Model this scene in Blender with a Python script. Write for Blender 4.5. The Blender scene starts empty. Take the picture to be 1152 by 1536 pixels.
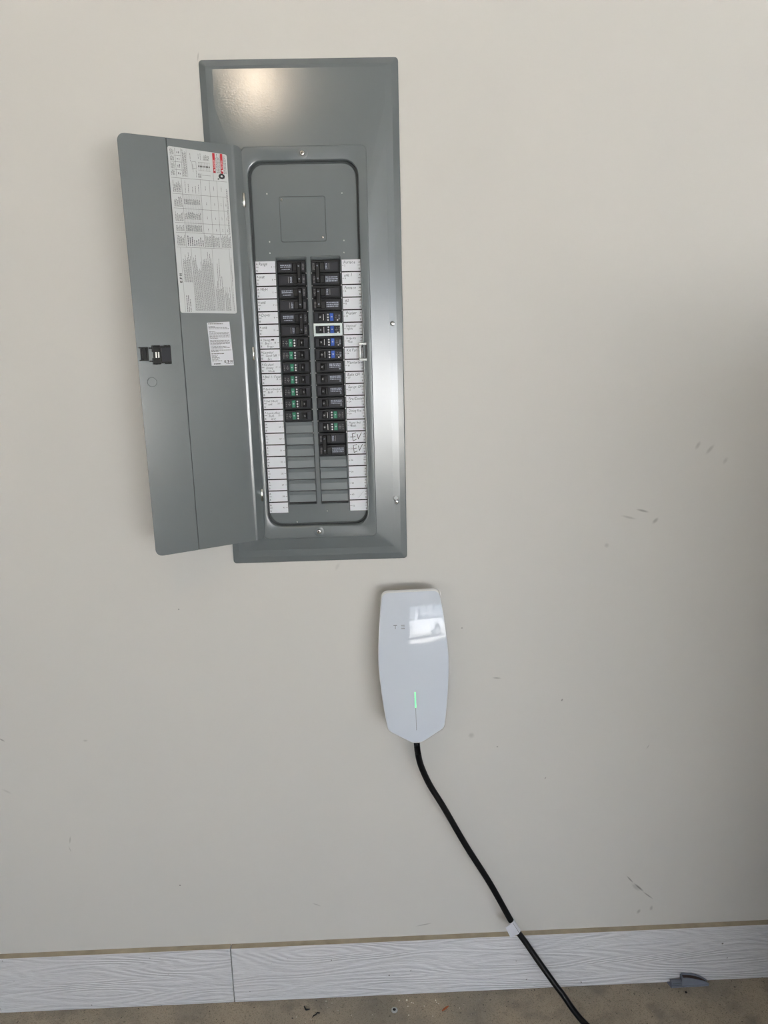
import bpy, math, random
from mathutils import Matrix, Vector

random.seed(7)
SC = bpy.context.scene
COL = SC.collection
FLOOR = -1806.0                       # panel millimetres: x right, y towards the wall, z up


def W(x, y, z):                       # panel millimetres -> world metres
    return Vector((x / 1000.0, y / 1000.0, (z - FLOOR) / 1000.0))


# ------------------------------------------------------------------ camera
cam_data = bpy.data.cameras.new('camera')
cam_data.sensor_fit = 'VERTICAL'
cam_data.sensor_height = 36.0
cam_data.lens = 36.0 * 1140.0 / 1536.0
cam_data.clip_start = 0.05
cam = bpy.data.objects.new('camera', cam_data)
COL.objects.link(cam)
RGT = Vector((0.999225, -0.030896, -0.024383))
DWN = Vector((-0.030585, -0.219601, -0.97511))
FWD = Vector((0.024773, 0.9751, -0.220376))
cam.matrix_world = Matrix.Translation(W(210.54, -1648.76, -164.36)) @ \
    Matrix((RGT, -DWN, -FWD)).transposed().to_4x4()
SC.camera = cam

# ------------------------------------------------------------------ sky, sun, lamp, exposure
world = bpy.data.worlds.new('sky')
SC.world = world
world.use_nodes = True
wn = world.node_tree
bg = wn.nodes['Background']
sky = wn.nodes.new('ShaderNodeTexSky')
sky.sky_type = 'NISHITA'
sky.sun_disc = False
sky.sun_elevation = math.radians(48)
sky.sun_rotation = math.radians(0)
# half cloudy summer sky: blue from the sky model, white drifting clouds all round from a noise over the direction
tcw = wn.nodes.new('ShaderNodeTexCoord')
mpw = wn.nodes.new('ShaderNodeMapping')
mpw.inputs['Scale'].default_value = (2.2, 2.2, 6.0)
cl = wn.nodes.new('ShaderNodeTexNoise')
cl.inputs['Scale'].default_value = 1.3
cl.inputs['Detail'].default_value = 7
ramp = wn.nodes.new('ShaderNodeMapRange')
ramp.inputs['From Min'].default_value = 0.40
ramp.inputs['From Max'].default_value = 0.62
blue = wn.nodes.new('ShaderNodeVectorMath')
blue.operation = 'MULTIPLY'
blue.inputs[1].default_value = (0.50, 0.60, 0.78)
mixw = wn.nodes.new('ShaderNodeMix')
mixw.data_type = 'RGBA'
mixw.inputs['B'].default_value = (6.5, 6.95, 7.7, 1)
wn.links.new(tcw.outputs['Generated'], mpw.inputs[0])
wn.links.new(mpw.outputs[0], cl.inputs['Vector'])
wn.links.new(cl.outputs['Fac'], ramp.inputs['Value'])
wn.links.new(sky.outputs[0], blue.inputs[0])
wn.links.new(ramp.outputs[0], mixw.inputs['Factor'])
wn.links.new(blue.outputs[0], mixw.inputs['A'])
wn.links.new(mixw.outputs['Result'], bg.inputs[0])
bg.inputs[1].default_value = 0.55

sun_d = bpy.data.lights.new('sun', 'SUN')
sun_d.energy = 138.0
sun_d.angle = math.radians(0.53)
sun_d.color = (1.0, 1.0, 1.0)
sun = bpy.data.objects.new('sun', sun_d)
COL.objects.link(sun)
sun.rotation_euler = Vector((0.35, -0.55, -0.75)).to_track_quat('-Z', 'Y').to_euler()
sun.location = (3, 4, 6)

lamp_d = bpy.data.lights.new('ceiling_lamp', 'POINT')
lamp_d.energy = 8.0
lamp_d.color = (1.0, 0.82, 0.62)
lamp_d.shadow_soft_size = 0.045
lamp = bpy.data.objects.new('ceiling_lamp', lamp_d)
COL.objects.link(lamp)
lamp.location = W(-165, -1650, 840)

for px, pw in ((2.8, 4.6), (-3.275, 0.95)):               # sky portals (no light of their own) in the two vehicle doors
    portal_d = bpy.data.lights.new('garage_opening_portal', 'AREA')
    portal_d.shape = 'RECTANGLE'
    portal_d.size = pw
    portal_d.size_y = 2.2
    portal_d.cycles.is_portal = True
    portal = bpy.data.objects.new('garage_opening_portal', portal_d)
    COL.objects.link(portal)
    portal.location = (px, -6.25, 1.1)
    portal.rotation_euler = Vector((0, 1, 0)).to_track_quat('-Z', 'Z').to_euler()

SC.view_settings.view_transform = 'Standard'
SC.view_settings.look = 'None'
SC.view_settings.exposure = 0.10
SC.view_settings.gamma = 1.0
SC.view_settings.use_curve_mapping = False


# ------------------------------------------------------------------ materials
def lin(c):
    c /= 255.0
    return c / 12.92 if c <= 0.04045 else ((c + 0.055) / 1.055) ** 2.4


def rgb(r, g, b):
    return (lin(r), lin(g), lin(b), 1.0)


def mat(name, col, rough=0.5, metal=0.0, spec=0.5, noise=None, bump=None, coat=0.0):
    """noise=(scale vector, amount): colour variation; bump=(scale vector, strength, distance)."""
    m = bpy.data.materials.new(name)
    m.use_nodes = True
    nt = m.node_tree
    b = nt.nodes['Principled BSDF']
    b.inputs['Base Color'].default_value = col
    b.inputs['Roughness'].default_value = rough
    b.inputs['Metallic'].default_value = metal
    b.inputs['Specular IOR Level'].default_value = spec
    b.inputs['Coat Weight'].default_value = coat
    b.inputs['Coat Roughness'].default_value = 0.03
    tc = None
    if noise or bump:
        tc = nt.nodes.new('ShaderNodeTexCoord')
    if noise:
        mp = nt.nodes.new('ShaderNodeMapping')
        mp.inputs['Scale'].default_value = noise[0]
        nz = nt.nodes.new('ShaderNodeTexNoise')
        nz.inputs['Detail'].default_value = 5
        nz.inputs['Scale'].default_value = 1
        mr = nt.nodes.new('ShaderNodeMapRange')
        mr.inputs['From Min'].default_value = 0.3
        mr.inputs['From Max'].default_value = 0.7
        mr.inputs['To Min'].default_value = 1 - noise[1]
        mr.inputs['To Max'].default_value = 1 + noise[1]
        vm = nt.nodes.new('ShaderNodeVectorMath')
        vm.operation = 'SCALE'
        vm.inputs[0].default_value = col[:3]
        nt.links.new(tc.outputs['Object'], mp.inputs[0])
        nt.links.new(mp.outputs[0], nz.inputs['Vector'])
        nt.links.new(nz.outputs['Fac'], mr.inputs['Value'])
        nt.links.new(mr.outputs[0], vm.inputs['Scale'])
        nt.links.new(vm.outputs[0], b.inputs['Base Color'])
    if bump:
        mp = nt.nodes.new('ShaderNodeMapping')
        mp.inputs['Scale'].default_value = bump[0]
        nz = nt.nodes.new('ShaderNodeTexNoise')
        nz.inputs['Scale'].default_value = 1
        nz.inputs['Detail'].default_value = 3
        bp = nt.nodes.new('ShaderNodeBump')
        bp.inputs['Strength'].default_value = bump[1]
        bp.inputs['Distance'].default_value = bump[2]
        nt.links.new(tc.outputs['Object'], mp.inputs[0])
        nt.links.new(mp.outputs[0], nz.inputs['Vector'])
        nt.links.new(nz.outputs['Fac'], bp.inputs['Height'])
        nt.links.new(bp.outputs[0], b.inputs['Normal'])
    return m


M = {}
M['grey'] = mat('grey_enamel', rgb(97, 104, 107), 0.18, spec=0.85, bump=((260, 260, 520), 0.12, 0.0008), noise=((6, 6, 6), 0.03))
M['grey_dark'] = mat('grey_enamel_recess', rgb(70, 76, 78), 0.5, noise=((6, 6, 6), 0.03))
M['groove'] = mat('dark_seam', rgb(52, 58, 60), 0.6, noise=((9, 9, 9), 0.05))
M['chrome'] = mat('zinc_steel', rgb(205, 205, 200), 0.22, 1.0, noise=((60, 60, 60), 0.05))
M['steel'] = mat('satin_steel', rgb(170, 172, 172), 0.4, 0.6, noise=((60, 60, 60), 0.05))
M['washer'] = mat('dull_zinc_washer', rgb(176, 180, 180), 0.4, 0.15, noise=((60, 60, 60), 0.05))
M['paper'] = mat('label_paper', rgb(236, 239, 246), 0.45, noise=((30, 30, 30), 0.02))
M['sticker'] = mat('sticker_paper', rgb(206, 210, 212), 0.35, noise=((20, 20, 20), 0.02))
M['ink'] = mat('printed_ink', rgb(62, 64, 70), 0.6, noise=((50, 50, 50), 0.05))
M['print'] = mat('fine_print_ink', rgb(88, 91, 97), 0.6, noise=((50, 50, 50), 0.05))
M['pen'] = mat('ballpoint_ink', rgb(92, 98, 112), 0.6, noise=((50, 50, 50), 0.1))
M['marker'] = mat('marker_ink', rgb(28, 28, 32), 0.5, noise=((50, 50, 50), 0.1))
M['red'] = mat('warning_red', rgb(176, 28, 42), 0.45, noise=((30, 30, 30), 0.04))
M['white_ink_and_glint'] = mat('white_print_and_glint', rgb(225, 225, 228), 0.5, noise=((30, 30, 30), 0.03))
M['black'] = mat('black_plastic', rgb(17, 18, 21), 0.45, spec=0.3, noise=((40, 40, 40), 0.1))
M['black_deep'] = mat('black_plastic_switch', rgb(7, 7, 8), 0.4, spec=0.3, noise=((40, 40, 40), 0.1))
M['break_face'] = mat('breaker_label_face', rgb(27, 29, 36), 0.45, spec=0.3, noise=((40, 40, 40), 0.1))
M['rate'] = mat('breaker_rating_print', rgb(158, 166, 182), 0.5, noise=((50, 50, 50), 0.1))
M['rate_dim'] = mat('breaker_dim_print', rgb(104, 104, 106), 0.5, noise=((50, 50, 50), 0.1))
M['green'] = mat('green_test_button', rgb(24, 112, 84), 0.4, noise=((30, 30, 30), 0.05))
M['blue'] = mat('blue_test_button', rgb(20, 74, 168), 0.4, noise=((30, 30, 30), 0.05))
M['frame_white'] = mat('white_lock_frame', rgb(244, 255, 255), 0.25, noise=((30, 30, 30), 0.01))
M['filler'] = mat('grey_filler_plastic', rgb(106, 113, 117), 0.35, noise=((20, 20, 20), 0.03))
M['gloss'] = mat('white_glass_faceplate', rgb(222, 230, 242), 0.04, spec=0.45, noise=((3, 3, 3), 0.005))
M['rim'] = mat('white_rim_edge_light', rgb(246, 248, 250), 0.2, noise=((20, 20, 20), 0.01))  # whiter than the body: the light caught by the edge is painted in
M['shell'] = mat('white_plastic_body', rgb(205, 208, 210), 0.35, noise=((20, 20, 20), 0.02))
M['letter'] = mat('grey_lettering', rgb(96, 104, 112), 0.4, noise=((30, 30, 30), 0.03))
M['rubber'] = mat('black_rubber', rgb(4, 4, 5), 0.42, spec=0.25, noise=((40, 40, 40), 0.15))
M['tag'] = mat('white_cable_tag', rgb(226, 228, 236), 0.4, noise=((30, 30, 30), 0.02))
M['clip'] = mat('slate_plastic', rgb(112, 118, 132), 0.5, noise=((40, 40, 40), 0.06))
M['clip_dark'] = mat('brown_plastic_inside', rgb(64, 50, 44), 0.6, noise=((40, 40, 40), 0.1))
M['debris'] = mat('black_debris', rgb(22, 20, 19), 0.7, noise=((60, 60, 60), 0.2))
M['rust'] = mat('rusty_chip', rgb(150, 82, 48), 0.8, noise=((90, 90, 90), 0.2))
M['chip'] = mat('paint_chip', rgb(214, 208, 196), 0.7, noise=((90, 90, 90), 0.08))
M['cabinet'] = mat('shade_cabinet_enamel', rgb(74, 70, 64), 0.5, noise=((5, 5, 5), 0.03))
M['truck'] = mat('white_truck_paint', rgb(225, 226, 228), 0.25, noise=((2, 2, 2), 0.01))
M['truck_glass'] = mat('dark_truck_glass', rgb(40, 48, 56), 0.08, noise=((2, 2, 2), 0.02))
M['tyre'] = mat('tyre_rubber', rgb(36, 36, 38), 0.7, noise=((9, 9, 9), 0.1))
M['ceiling'] = mat('ceiling_paint', rgb(226, 224, 220), 0.85, noise=((3, 3, 3), 0.02))
M['room'] = mat('cream_wall_paint', rgb(214, 212, 208), 0.75, noise=((3, 3, 3), 0.02))
M['drive'] = mat('driveway_concrete', rgb(186, 182, 174), 0.85, noise=((2, 2, 2), 0.08))


def emit(name, col, strength):
    m = bpy.data.materials.new(name)
    m.use_nodes = True
    b = m.node_tree.nodes['Principled BSDF']
    b.inputs['Base Color'].default_value = col
    b.inputs['Emission Color'].default_value = col
    b.inputs['Emission Strength'].default_value = strength
    return m


M['led'] = emit('green_status_light', (0.10, 0.85, 0.22, 1), 2.2)


def wall_material():
    m = mat('cream_wall_paint_scuffed', rgb(214, 212, 208), 0.62, spec=0.35)
    nt = m.node_tree
    N, L = nt.nodes.new, nt.links.new
    b = nt.nodes['Principled BSDF']
    tc = N('ShaderNodeTexCoord')
    # (x, z, half length, half width in millimetres, angle, strength)
    scuffs = [(950.1, -407.8, 9.9, 4.3, 60, .25), (977.6, -417.5, 12.8, 4.3, 50, .25), (1013.9, -443.9, 8.5, 4.3, 60, .18),
              (834, -552.2, 14.2, 2.8, -15, .45), (803, -566.6, 17, 2.8, -15, .25), (864.1, -576.2, 8.5, 4.3, 45, .35),
              (755.6, -630.3, 5.7, 5.7, 0, .2), (850.5, -1507.2, 13, 2.1, -50, .55), (873.9, -1531.7, 17, 3.0, -44, .65),
              (899, -1556.4, 17, 1.9, -40, .5), (866.7, -1531.4, 15, 5.0, -45, .25), (877.4, -1602.6, 7.1, 4.3, 60, .35),
              (909.6, -1594.3, 7.1, 4.3, 80, .3), (507.6, -945.3, 10, 1.6, -5, .45), (664, -1007.7, 3.5, 2.1, 60, .6),
              (448, -1090.9, 7.1, 7.1, 0, .22), (510.7, -1123.5, 2.1, 2.1, 0, .5), (628.8, -1212.5, 3.2, 1.7, 60, .45),
              (-530.2, -1329.5, 9.9, 1.6, 80, .35), (-533.2, -1355.2, 8.5, 1.3, -75, .25), (-276.2, -1469.1, 2, 2, 0, .8),
              (-464.4, -1066.8, 5.7, 2.8, 0, .22), (-657.1, -1057, 7.1, 2.1, -35, .45), (-664.1, -1191.4, 12.8, 2.8, -30, .15),
              (58.8, -1541.6, 11.4, 1.5, -25, .3), (327.8, -1614.1, 20, 1.6, 10, .4), (877, -1138.9, 7.1, 1.6, 60, .25),
              (426, -817.4, 2.2, 1.9, 0, .5), (-87.6, 382.8, 8.5, 1.4, 80, .3), (144, -660.1, 9.9, 4.3, 60, .12),
              (-219.4, -748.9, 1.9, 1.9, 0, .6)]
    total = None
    for x, z, a, w, ang, s in scuffs:
        mp = N('ShaderNodeMapping')
        mp.vector_type = 'TEXTURE'
        mp.inputs['Location'].default_value = (x / 1000, 0, z / 1000)
        mp.inputs['Rotation'].default_value = (0, -math.radians(ang), 0)
        mp.inputs['Scale'].default_value = (a * 1.35e-3, 1.0, w * 1.35e-3)
        L(tc.outputs['Object'], mp.inputs[0])
        ln = N('ShaderNodeVectorMath')
        ln.operation = 'LENGTH'
        L(mp.outputs[0], ln.inputs[0])
        mr = N('ShaderNodeMapRange')
        mr.interpolation_type = 'SMOOTHSTEP'
        mr.inputs['From Min'].default_value = 0.15
        mr.inputs['From Max'].default_value = 1.0
        mr.inputs['To Min'].default_value = s
        mr.inputs['To Max'].default_value = 0.0
        L(ln.outputs['Value'], mr.inputs['Value'])
        if total is None:
            total = mr.outputs[0]
        else:
            mx = N('ShaderNodeMath')
            mx.operation = 'MAXIMUM'
            L(total, mx.inputs[0])
            L(mr.outputs[0], mx.inputs[1])
            total = mx.outputs[0]
    nz = N('ShaderNodeTexNoise')
    nz.inputs['Scale'].default_value = 3.0
    nz.inputs['Detail'].default_value = 4
    L(tc.outputs['Object'], nz.inputs['Vector'])
    c1 = N('ShaderNodeMix')
    c1.data_type = 'RGBA'
    c1.inputs['A'].default_value = rgb(212, 211, 207)
    c1.inputs['B'].default_value = rgb(216, 214, 210)
    L(nz.outputs['Fac'], c1.inputs['Factor'])
    c2 = N('ShaderNodeMix')
    c2.data_type = 'RGBA'
    c2.inputs['B'].default_value = rgb(70, 68, 64)
    L(total, c2.inputs['Factor'])
    L(c1.outputs['Result'], c2.inputs['A'])
    L(c2.outputs['Result'], b.inputs['Base Color'])
    n2 = N('ShaderNodeTexNoise')
    n2.inputs['Scale'].default_value = 160
    n2.inputs['Detail'].default_value = 2
    L(tc.outputs['Object'], n2.inputs['Vector'])
    bp = N('ShaderNodeBump')
    bp.inputs['Strength'].default_value = 0.06
    bp.inputs['Distance'].default_value = 0.001
    L(n2.outputs['Fac'], bp.inputs['Height'])
    L(bp.outputs[0], b.inputs['Normal'])
    return m


def floor_material():
    m = mat('garage_concrete', rgb(120, 112, 100), 0.75, spec=0.3)
    nt = m.node_tree
    N, L = nt.nodes.new, nt.links.new
    b = nt.nodes['Principled BSDF']
    tc = N('ShaderNodeTexCoord')

    def noise(scale, detail, lo, hi):
        n = N('ShaderNodeTexNoise')
        n.inputs['Scale'].default_value = scale
        n.inputs['Detail'].default_value = detail
        L(tc.outputs['Object'], n.inputs['Vector'])
        r = N('ShaderNodeMapRange')
        r.inputs['From Min'].default_value = lo
        r.inputs['From Max'].default_value = hi
        L(n.outputs['Fac'], r.inputs['Value'])
        return r.outputs[0]

    def mix(a, bcol, fac):
        x = N('ShaderNodeMix')
        x.data_type = 'RGBA'
        x.inputs['B'].default_value = bcol
        if isinstance(a, tuple):
            x.inputs['A'].default_value = a
        else:
            L(a, x.inputs['A'])
        L(fac, x.inputs['Factor'])
        return x.outputs['Result']
    c = mix(rgb(150, 143, 131), rgb(174, 161, 142), noise(9, 6, .35, .7))
    c = mix(c, rgb(122, 118, 113), noise(22, 6, .5, .8))
    c = mix(c, rgb(128, 120, 107), noise(420, 3, .5, .7))
    c = mix(c, rgb(74, 70, 66), noise(160, 3, .64, .72))
    c = mix(c, rgb(188, 180, 166), noise(240, 2, .72, .78))
    L(c, b.inputs['Base Color'])
    n2 = N('ShaderNodeTexNoise')
    n2.inputs['Scale'].default_value = 180
    L(tc.outputs['Object'], n2.inputs['Vector'])
    bp = N('ShaderNodeBump')
    bp.inputs['Strength'].default_value = 0.3
    bp.inputs['Distance'].default_value = 0.001
    L(n2.outputs['Fac'], bp.inputs['Height'])
    L(bp.outputs[0], b.inputs['Normal'])
    return m


def board_material(seed):
    m = mat('white_embossed_board', rgb(234, 235, 238), 0.22, spec=0.45)
    nt = m.node_tree
    N, L = nt.nodes.new, nt.links.new
    b = nt.nodes['Principled BSDF']
    tc = N('ShaderNodeTexCoord')
    mp = N('ShaderNodeMapping')
    mp.inputs['Location'].default_value = (seed, 0, seed * 0.37)
    mp.inputs['Scale'].default_value = (1.6, 1, 13)
    L(tc.outputs['Object'], mp.inputs[0])
    nz = N('ShaderNodeTexNoise')
    nz.inputs['Scale'].default_value = 1.0
    nz.inputs['Detail'].default_value = 1.5
    nz.inputs['Roughness'].default_value = 0.4
    L(mp.outputs[0], nz.inputs['Vector'])
    mul = N('ShaderNodeMath')
    mul.operation = 'MULTIPLY'
    mul.inputs[1].default_value = 150
    L(nz.outputs['Fac'], mul.inputs[0])
    sn = N('ShaderNodeMath')
    sn.operation = 'SINE'
    L(mul.outputs[0], sn.inputs[0])
    mp2 = N('ShaderNodeMapping')
    mp2.inputs['Scale'].default_value = (40, 1, 420)
    L(tc.outputs['Object'], mp2.inputs[0])
    n2 = N('ShaderNodeTexNoise')
    n2.inputs['Scale'].default_value = 1
    n2.inputs['Detail'].default_value = 2
    L(mp2.outputs[0], n2.inputs['Vector'])
    add = N('ShaderNodeMath')
    add.operation = 'MULTIPLY_ADD'
    add.inputs[1].default_value = 3.2
    L(n2.outputs['Fac'], add.inputs[0])
    L(sn.outputs[0], add.inputs[2])
    bp = N('ShaderNodeBump')
    bp.inputs['Strength'].default_value = 0.7
    bp.inputs['Distance'].default_value = 0.0012
    L(add.outputs[0], bp.inputs['Height'])
    L(bp.outputs[0], b.inputs['Normal'])
    # dirt specks
    n3 = N('ShaderNodeTexNoise')
    n3.inputs['Scale'].default_value = 70
    n3.inputs['Detail'].default_value = 2
    L(tc.outputs['Object'], n3.inputs['Vector'])
    r = N('ShaderNodeMapRange')
    r.inputs['From Min'].default_value = .745
    r.inputs['From Max'].default_value = .80
    L(n3.outputs['Fac'], r.inputs['Value'])
    mx = N('ShaderNodeMix')
    mx.data_type = 'RGBA'
    mx.inputs['A'].default_value = rgb(234, 235, 238)
    mx.inputs['B'].default_value = rgb(96, 92, 84)
    L(r.outputs[0], mx.inputs['Factor'])
    L(mx.outputs['Result'], b.inputs['Base Color'])
    return m


M['wall'] = wall_material()
M['floor'] = floor_material()
M['board_a'] = board_material(3.1)
M['board_b'] = board_material(8.7)
M['dust'] = mat('dusty_board_top', rgb(172, 162, 142), 0.9, noise=((30, 30, 30), 0.12))


# ------------------------------------------------------------------ mesh builder (all lengths in millimetres)
class MB:
    def __init__(self):
        self.v, self.f, self.m = [], [], []

    def add(self, verts, faces, m=0):
        o = len(self.v)
        self.v += [tuple(p) for p in verts]
        for f in faces:
            self.f.append([i + o for i in f])
            self.m.append(m)

    def box(self, x0, x1, y0, y1, z0, z1, m=0):
        v = [(x, y, z) for x in (x0, x1) for y in (y0, y1) for z in (z0, z1)]
        self.add(v, [(0, 1, 3, 2), (4, 6, 7, 5), (0, 4, 5, 1), (2, 3, 7, 6), (0, 2, 6, 4), (1, 5, 7, 3)], m)

    def cbox(self, x0, x1, z0, z1, yb, yf, c=0.8, m=0, mf=None):
        """block on the wall with a chamfered front (front towards -y)"""
        l = [[(x0, yb, z0), (x1, yb, z0), (x1, yb, z1), (x0, yb, z1)],
             [(x0, yf + c, z0), (x1, yf + c, z0), (x1, yf + c, z1), (x0, yf + c, z1)],
             [(x0 + c, yf, z0 + c), (x1 - c, yf, z0 + c), (x1 - c, yf, z1 - c), (x0 + c, yf, z1 - c)]]
        self.loft(l, m)
        self.add(l[2], [(0, 1, 2, 3)], m if mf is None else mf)

    def loft(self, loops, m=0, close=True):
        n = len(loops[0])
        o = len(self.v)
        for l in loops:
            self.v += [tuple(p) for p in l]
        for k in range(len(loops) - 1):
            for i in range(n if close else n - 1):
                j = (i + 1) % n
                self.f.append([o + k * n + i, o + k * n + j, o + (k + 1) * n + j, o + (k + 1) * n + i])
                self.m.append(m)

    def cap(self, loop, m=0, flip=False):
        l = list(loop)
        if flip:
            l.reverse()
        self.add(l, [tuple(range(len(l)))], m)

    def quad(self, x0, x1, z0, z1, y, m=0):
        self.add([(x0, y, z0), (x1, y, z0), (x1, y, z1), (x0, y, z1)], [(0, 1, 2, 3)], m)

    def disc(self, x, y, z, r, m=0, n=16):
        self.cap([(x + r * math.cos(2 * math.pi * i / n), y, z + r * math.sin(2 * math.pi * i / n)) for i in range(n)], m)

    def knob(self, x, z, prof, m=0, n=16):
        """solid of revolution about a line along y: prof = [(radius, y), ...]"""
        loops = [[(x + r * math.cos(2 * math.pi * i / n), y, z + r * math.sin(2 * math.pi * i / n)) for i in range(n)]
                 for r, y in prof]
        self.loft(loops, m)
        self.cap(loops[-1], m)

    def upright(self, x, y, prof, m=0, n=16):
        """solid of revolution about a vertical line: prof = [(radius, z), ...]"""
        loops = [[(x + r * math.cos(2 * math.pi * i / n), y + r * math.sin(2 * math.pi * i / n), z) for i in range(n)]
                 for r, z in prof]
        self.loft(loops, m)
        self.cap(loops[-1], m)
        self.cap(loops[0], m, True)

    def ribbon(self, pts, w, y, m=0):
        for (xa, za), (xb, zb) in zip(pts, pts[1:]):
            d = math.hypot(xb - xa, zb - za) or 1
            nx, nz = -(zb - za) / d * w / 2, (xb - xa) / d * w / 2
            ex, ez = (xb - xa) / d * w * .3, (zb - za) / d * w * .3
            self.add([(xa - ex - nx, y, za - ez - nz), (xb + ex - nx, y, zb + ez - nz),
                      (xb + ex + nx, y, zb + ez + nz), (xa - ex + nx, y, za - ez + nz)], [(0, 1, 2, 3)], m)

    def tube(self, pts, r, m=0, n=12, caps=True):
        P = [Vector(p) for p in pts]
        loops = []
        up = Vector((0, 0, 1))
        for i, p in enumerate(P):
            t = (P[min(i + 1, len(P) - 1)] - P[max(i - 1, 0)]).normalized()
            a = t.cross(up)
            if a.length < 1e-4:
                a = t.cross(Vector((0, 1, 0)))
            a.normalize()
            b = t.cross(a).normalized()
            up = b if abs(t.z) > 0.99 else up
            rr = r[i] if isinstance(r, (list, tuple)) else r
            loops.append([p + a * rr * math.cos(2 * math.pi * k / n) + b * rr * math.sin(2 * math.pi * k / n) for k in range(n)])
        self.loft(loops, m)
        if caps:
            self.cap(loops[0], m)
            self.cap(loops[-1], m, True)

    def text(self, s, x, z, size, y, m=0, slant=0.0, jit=0.0, thin=1.0, place=None, gap=0.0):
        """lettering in the x-z plane facing -y; place(tx, tz) -> point overrides the plane"""
        cx = x
        for ch in s:
            if ch == ' ':
                cx += size * 0.34 * thin
                continue
            gv, gf, adv = glyph(ch)
            dx, dz = (random.uniform(-jit, jit) * size, random.uniform(-jit, jit) * size) if jit else (0, 0)
            pts = []
            for a, b in gv:
                tx, tz = cx + dx + (a + slant * b) * size * thin, z + dz + b * size
                pts.append(place(tx, tz) if place else (tx, y, tz))
            self.add(pts, gf, m)
            cx += (adv + gap) * size * thin
        return cx

    def mesh(self, name, mats, smooth=None):
        me = bpy.data.meshes.new(name)
        me.from_pydata([(a / 1000, b / 1000, c / 1000) for a, b, c in self.v], [], self.f)
        for x in mats:
            me.materials.append(M[x])
        me.polygons.foreach_set('material_index', self.m)
        if smooth is not None:
            me.polygons.foreach_set('use_smooth', [True] * len(me.polygons))
            me.set_sharp_from_angle(angle=math.radians(smooth))
        me.update()
        return me

    def build(self, name, mats, parent=None, loc=(0, 0, 0), smooth=None, fix=False):
        if isinstance(mats, str):
            mats = [mats]
        me = self.mesh(name, mats, smooth)
        if fix:
            recalc(me)
        return put(name, me, parent, loc)


def recalc(me):
    import bmesh
    bm = bmesh.new()
    bm.from_mesh(me)
    bmesh.ops.recalc_face_normals(bm, faces=bm.faces)
    bm.to_mesh(me)
    bm.free()


def put(name, me, parent=None, loc=(0, 0, 0)):
    o = bpy.data.objects.new(name, me)
    COL.objects.link(o)
    o.location = Vector(loc) / 1000
    if parent is not None:
        o.parent = parent
    return o


def tag(o, label=None, cat=None, group=None, kind=None):
    for k, v in (('label', label), ('category', cat), ('group', group), ('kind', kind)):
        if v:
            o[k] = v
    return o


def thing(name, x, y, z, label, cat, group=None):
    o = bpy.data.objects.new(name, None)
    COL.objects.link(o)
    o.empty_display_size = 0.05
    o.location = W(x, y, z)
    return tag(o, label, cat, group)


_GL = {}


def glyph(ch):
    if ch not in _GL:
        cu = bpy.data.curves.new('letter', 'FONT')
        cu.body = ch
        cu.size = 1.0
        cu.resolution_u = 2
        ob = bpy.data.objects.new('letter', cu)
        me = bpy.data.meshes.new_from_object(ob)
        vs = [(v.co.x, v.co.y) for v in me.vertices]
        fs = [tuple(p.vertices) for p in me.polygons]
        x1 = max([a for a, b in vs] or [0.3])
        _GL[ch] = (vs, fs, x1 + 0.07)
        bpy.data.objects.remove(ob)
        bpy.data.meshes.remove(me)
        bpy.data.curves.remove(cu)
    return _GL[ch]


def rr(x0, x1, z0, z1, r, y, n=6):
    """rounded rectangle loop in the x-z plane"""
    out = []
    for cx, cz, a0 in ((x1 - r, z1 - r, 0), (x0 + r, z1 - r, 90), (x0 + r, z0 + r, 180), (x1 - r, z0 + r, 270)):
        for i in range(n + 1):
            a = math.radians(a0 + 90 * i / n)
            out.append((cx + r * math.cos(a), y, cz + r * math.sin(a)))
    return out


def words(mb, x0, x1, z, h, m, y=None, place=None, avg=3.2, fill=1.0):
    """one illegible printed line: little bars of random word length"""
    x = x0
    end = x0 + (x1 - x0) * fill
    while x < end:
        w = min(random.uniform(.35, 1.7) * avg, end - x)
        q = [(x, z), (x + w, z), (x + w, z + h), (x, z + h)]
        mb.add([place(a, b) if place else (a, y, b) for a, b in q], [(0, 1, 2, 3)], m)
        x += w + random.uniform(.6, 1.1)


# ------------------------------------------------------------------ the setting
def structure(o, label):
    o['kind'] = 'structure'
    o['label'] = label
    return o


XL, XR, YB, ZC = -4000, 5600, -6200, 900             # room limits in panel millimetres
F = FLOOR
OX0, OX1, OZ = 400, 5100, F + 2200                   # the wide open vehicle door behind the camera
SX0, SX1 = -3750, -2800                              # and the open side door beside it
b = MB()
b.box(XL - 120, XR + 120, 0, 120, F - 40, ZC)
structure(b.build('wall_back', 'wall', loc=(0, 0, -F)), 'cream painted garage wall with scuffs behind the panel and charger')
b = MB()
b.box(XL - 120, XR + 120, YB - 120, 0, F - 100, F)
structure(b.build('floor', 'floor', loc=(0, 0, -F)), 'brownish speckled concrete garage floor')
b = MB()
b.box(XL - 120, XR + 120, YB - 120, 120, ZC, ZC + 100)
structure(b.build('ceiling', 'ceiling', loc=(0, 0, -F)), 'pale garage ceiling above the frame')
b = MB()
b.box(XL - 120, XL, YB, 0, F - 40, ZC)
structure(b.build('wall_left', 'room', loc=(0, 0, -F)), 'cream garage wall out of frame on the left')
b = MB()
b.box(XR, XR + 120, YB, 0, F - 40, ZC)
structure(b.build('wall_right', 'room', loc=(0, 0, -F)), 'cream garage wall out of frame on the right')
b = MB()
b.box(XL - 120, SX0, YB - 120, YB, F - 40, ZC)
b.box(SX0, SX1, YB - 120, YB, OZ, ZC)
b.box(SX1, OX0, YB - 120, YB, F - 40, ZC)
b.box(OX1, XR + 120, YB - 120, YB, F - 40, ZC)
b.box(OX0, OX1, YB - 120, YB, OZ, ZC)
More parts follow.
